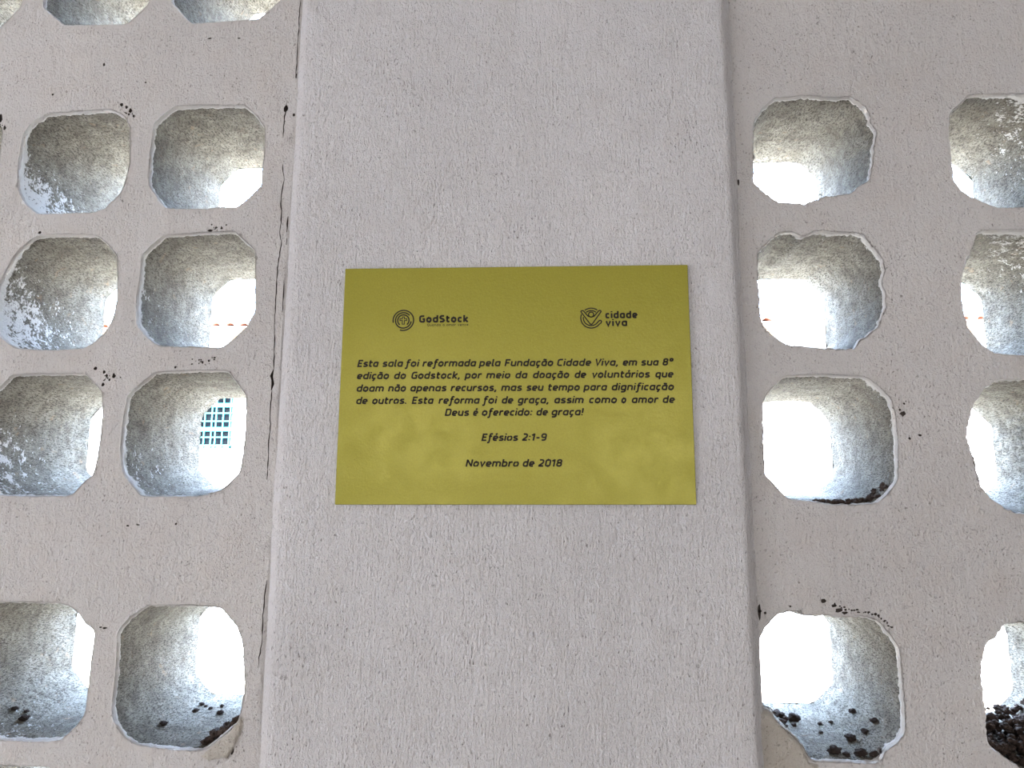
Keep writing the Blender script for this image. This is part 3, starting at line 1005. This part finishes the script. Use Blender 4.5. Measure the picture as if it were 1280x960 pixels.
for i, (x0, x1) in enumerate(((-1.04, -.44), (.28, .88))):
    o = struct(boxes('window_%d' % (i + 1), [(x0, x1, -3.48, -3.44, 1.42, 1.46), (x0, x1, -3.48, -3.44, 2.22, 2.26), (x0, x0 + .04, -3.48, -3.44, 1.46, 2.22), (x1 - .04, x1, -3.48, -3.44, 1.46, 2.22)], M_CEIL))
    boxes('pane', [(x0, x1, -3.50, -3.485, 1.42, 2.26)], M_SKYBLOCK, o)  # solid sheet added behind the window lamp to keep sky light out
struct(boxes('doorway_blocker_1', [(-2.30, -2.26, -1.85, -.35, 0, 2.25)], M_CEIL))  # closed slab added across the opening to block sky light

# ---------------------------------------------------------------- outside: yard and the house opposite
struct(boxes('ground', [(-16, 16, .14, 7.5, -.12, -.02)], M_GROUND))
struct(boxes('trim_1', [(-6, 7, 7.44, 7.5, -.02, .0)], M_MOSS))
house = empty('house', (0, 7.5, 0))
tag(house, 'white rendered house beyond the openings with clay tile eave and teal barred window', 'building')
ex = Z0
wx1, wx0, wz0, wz1 = -3.36, -4.36, ex + .679, ex + 1.62
eave = Z0 + 1.85
boxes('house_wall', [(-6.5, wx0, 7.5, 7.7, -.02, eave), (wx1, 7.5, 7.5, 7.7, -.02, eave), (wx0, wx1, 7.5, 7.7, -.02, wz0), (wx0, wx1, 7.5, 7.7, wz1, eave)], M_HOUSE, house)
boxes('eave_board', [(-6.6, 7.6, 7.16, 7.56, eave - .005, eave + .035)], M_FASCIA, house)  # underside shade is put into this board's brown
post = boxes('yard_post', [(1.10, 1.24, 3.0, 3.16, -.02, 3.5)], M_HOUSE)
tag(post, 'plain white square post standing in the yard outside the openings right of the pillar', 'post')
tile = None
for i in range(96):
    x = -6.55 + i * .147
    if tile is None:
        V, Fc = [], []
        n = 8
        for y in (0, .46):
            for r in (.078, .062):
                for k_ in range(n + 1):
                    a = math.pi * k_ / n
                    V.append((r * math.cos(a), y, r * math.sin(a) + y * .12))
        m_ = n + 1
        for k_ in range(n):
            Fc += [(k_, k_ + 1, 2 * m_ + k_ + 1, 2 * m_ + k_), (m_ + k_ + 1, m_ + k_, 3 * m_ + k_, 3 * m_ + k_ + 1),
                   (k_ + 1, k_, m_ + k_, m_ + k_ + 1), (2 * m_ + k_, 2 * m_ + k_ + 1, 3 * m_ + k_ + 1, 3 * m_ + k_)]
        tile = bpy.data.meshes.new('roof_tile')
        tile.from_pydata(V, [], Fc)
        tile.materials.append(M_TILE)
    o = bpy.data.objects.new('roof_tile', tile)
    C.objects.link(o)
    o.parent = house
    o.location = (x + rnd.uniform(-.006, .006), 7.12 - 7.5 + rnd.uniform(-.012, .012), eave + .028 + rnd.uniform(-.004, .004))
    o.rotation_euler = (0, 0, rnd.uniform(-.03, .03))
V = [(-6.6, 7.14, eave + .04), (7.6, 7.14, eave + .04), (7.6, 9.5, eave + .32), (-6.6, 9.5, eave + .32),
     (-6.6, 7.14, eave + .055), (7.6, 7.14, eave + .055), (7.6, 9.5, eave + .335), (-6.6, 9.5, eave + .335)]
pyobj('roof_slope', V, [(0, 3, 2, 1), (4, 5, 6, 7), (0, 1, 5, 4), (2, 3, 7, 6), (1, 2, 6, 5), (0, 4, 7, 3)], M_TILE, house)
fr = boxes('window_frame', [(wx0, wx1, 7.5, 7.56, wz0, wz0 + .045), (wx0, wx1, 7.5, 7.56, wz1 - .045, wz1), (wx0, wx0 + .045, 7.5, 7.56, wz0, wz1), (wx1 - .02, wx1, 7.5, 7.56, wz0, wz1), (-3.9, -3.82, 7.5, 7.56, wz0, wz1)], M_TEAL, house)
fr.location = (0, -7.5, 0)
for o in house.children:
    if o.name.startswith(('house_wall', 'eave_board', 'roof_slope')):
        o.location = (0, -7.5, 0)
boxes('pane', [(wx0, wx1, 7.60, 7.61, wz0, wz1)], M_PANE, fr).location = (0, 0, 0)
x = wx1 - .03
k_ = 0
while x > wx0:
    boxes('bar', [(x - .005, x + .005, 7.485, 7.499, wz0, wz1)], M_TEAL, fr).location = (0, 0, 0)
    k_ += 1
    x -= .075 if k_ % 3 else .045
z = wz0 + .035
k_ = 0
while z < wz1:
    hgt = .02 if k_ % 3 == 2 else .005
    boxes('bar', [(wx0, wx1, 7.483, 7.497, z - hgt, z + hgt)], M_TEAL, fr).location = (0, 0, 0)
    k_ += 1
    z += .085
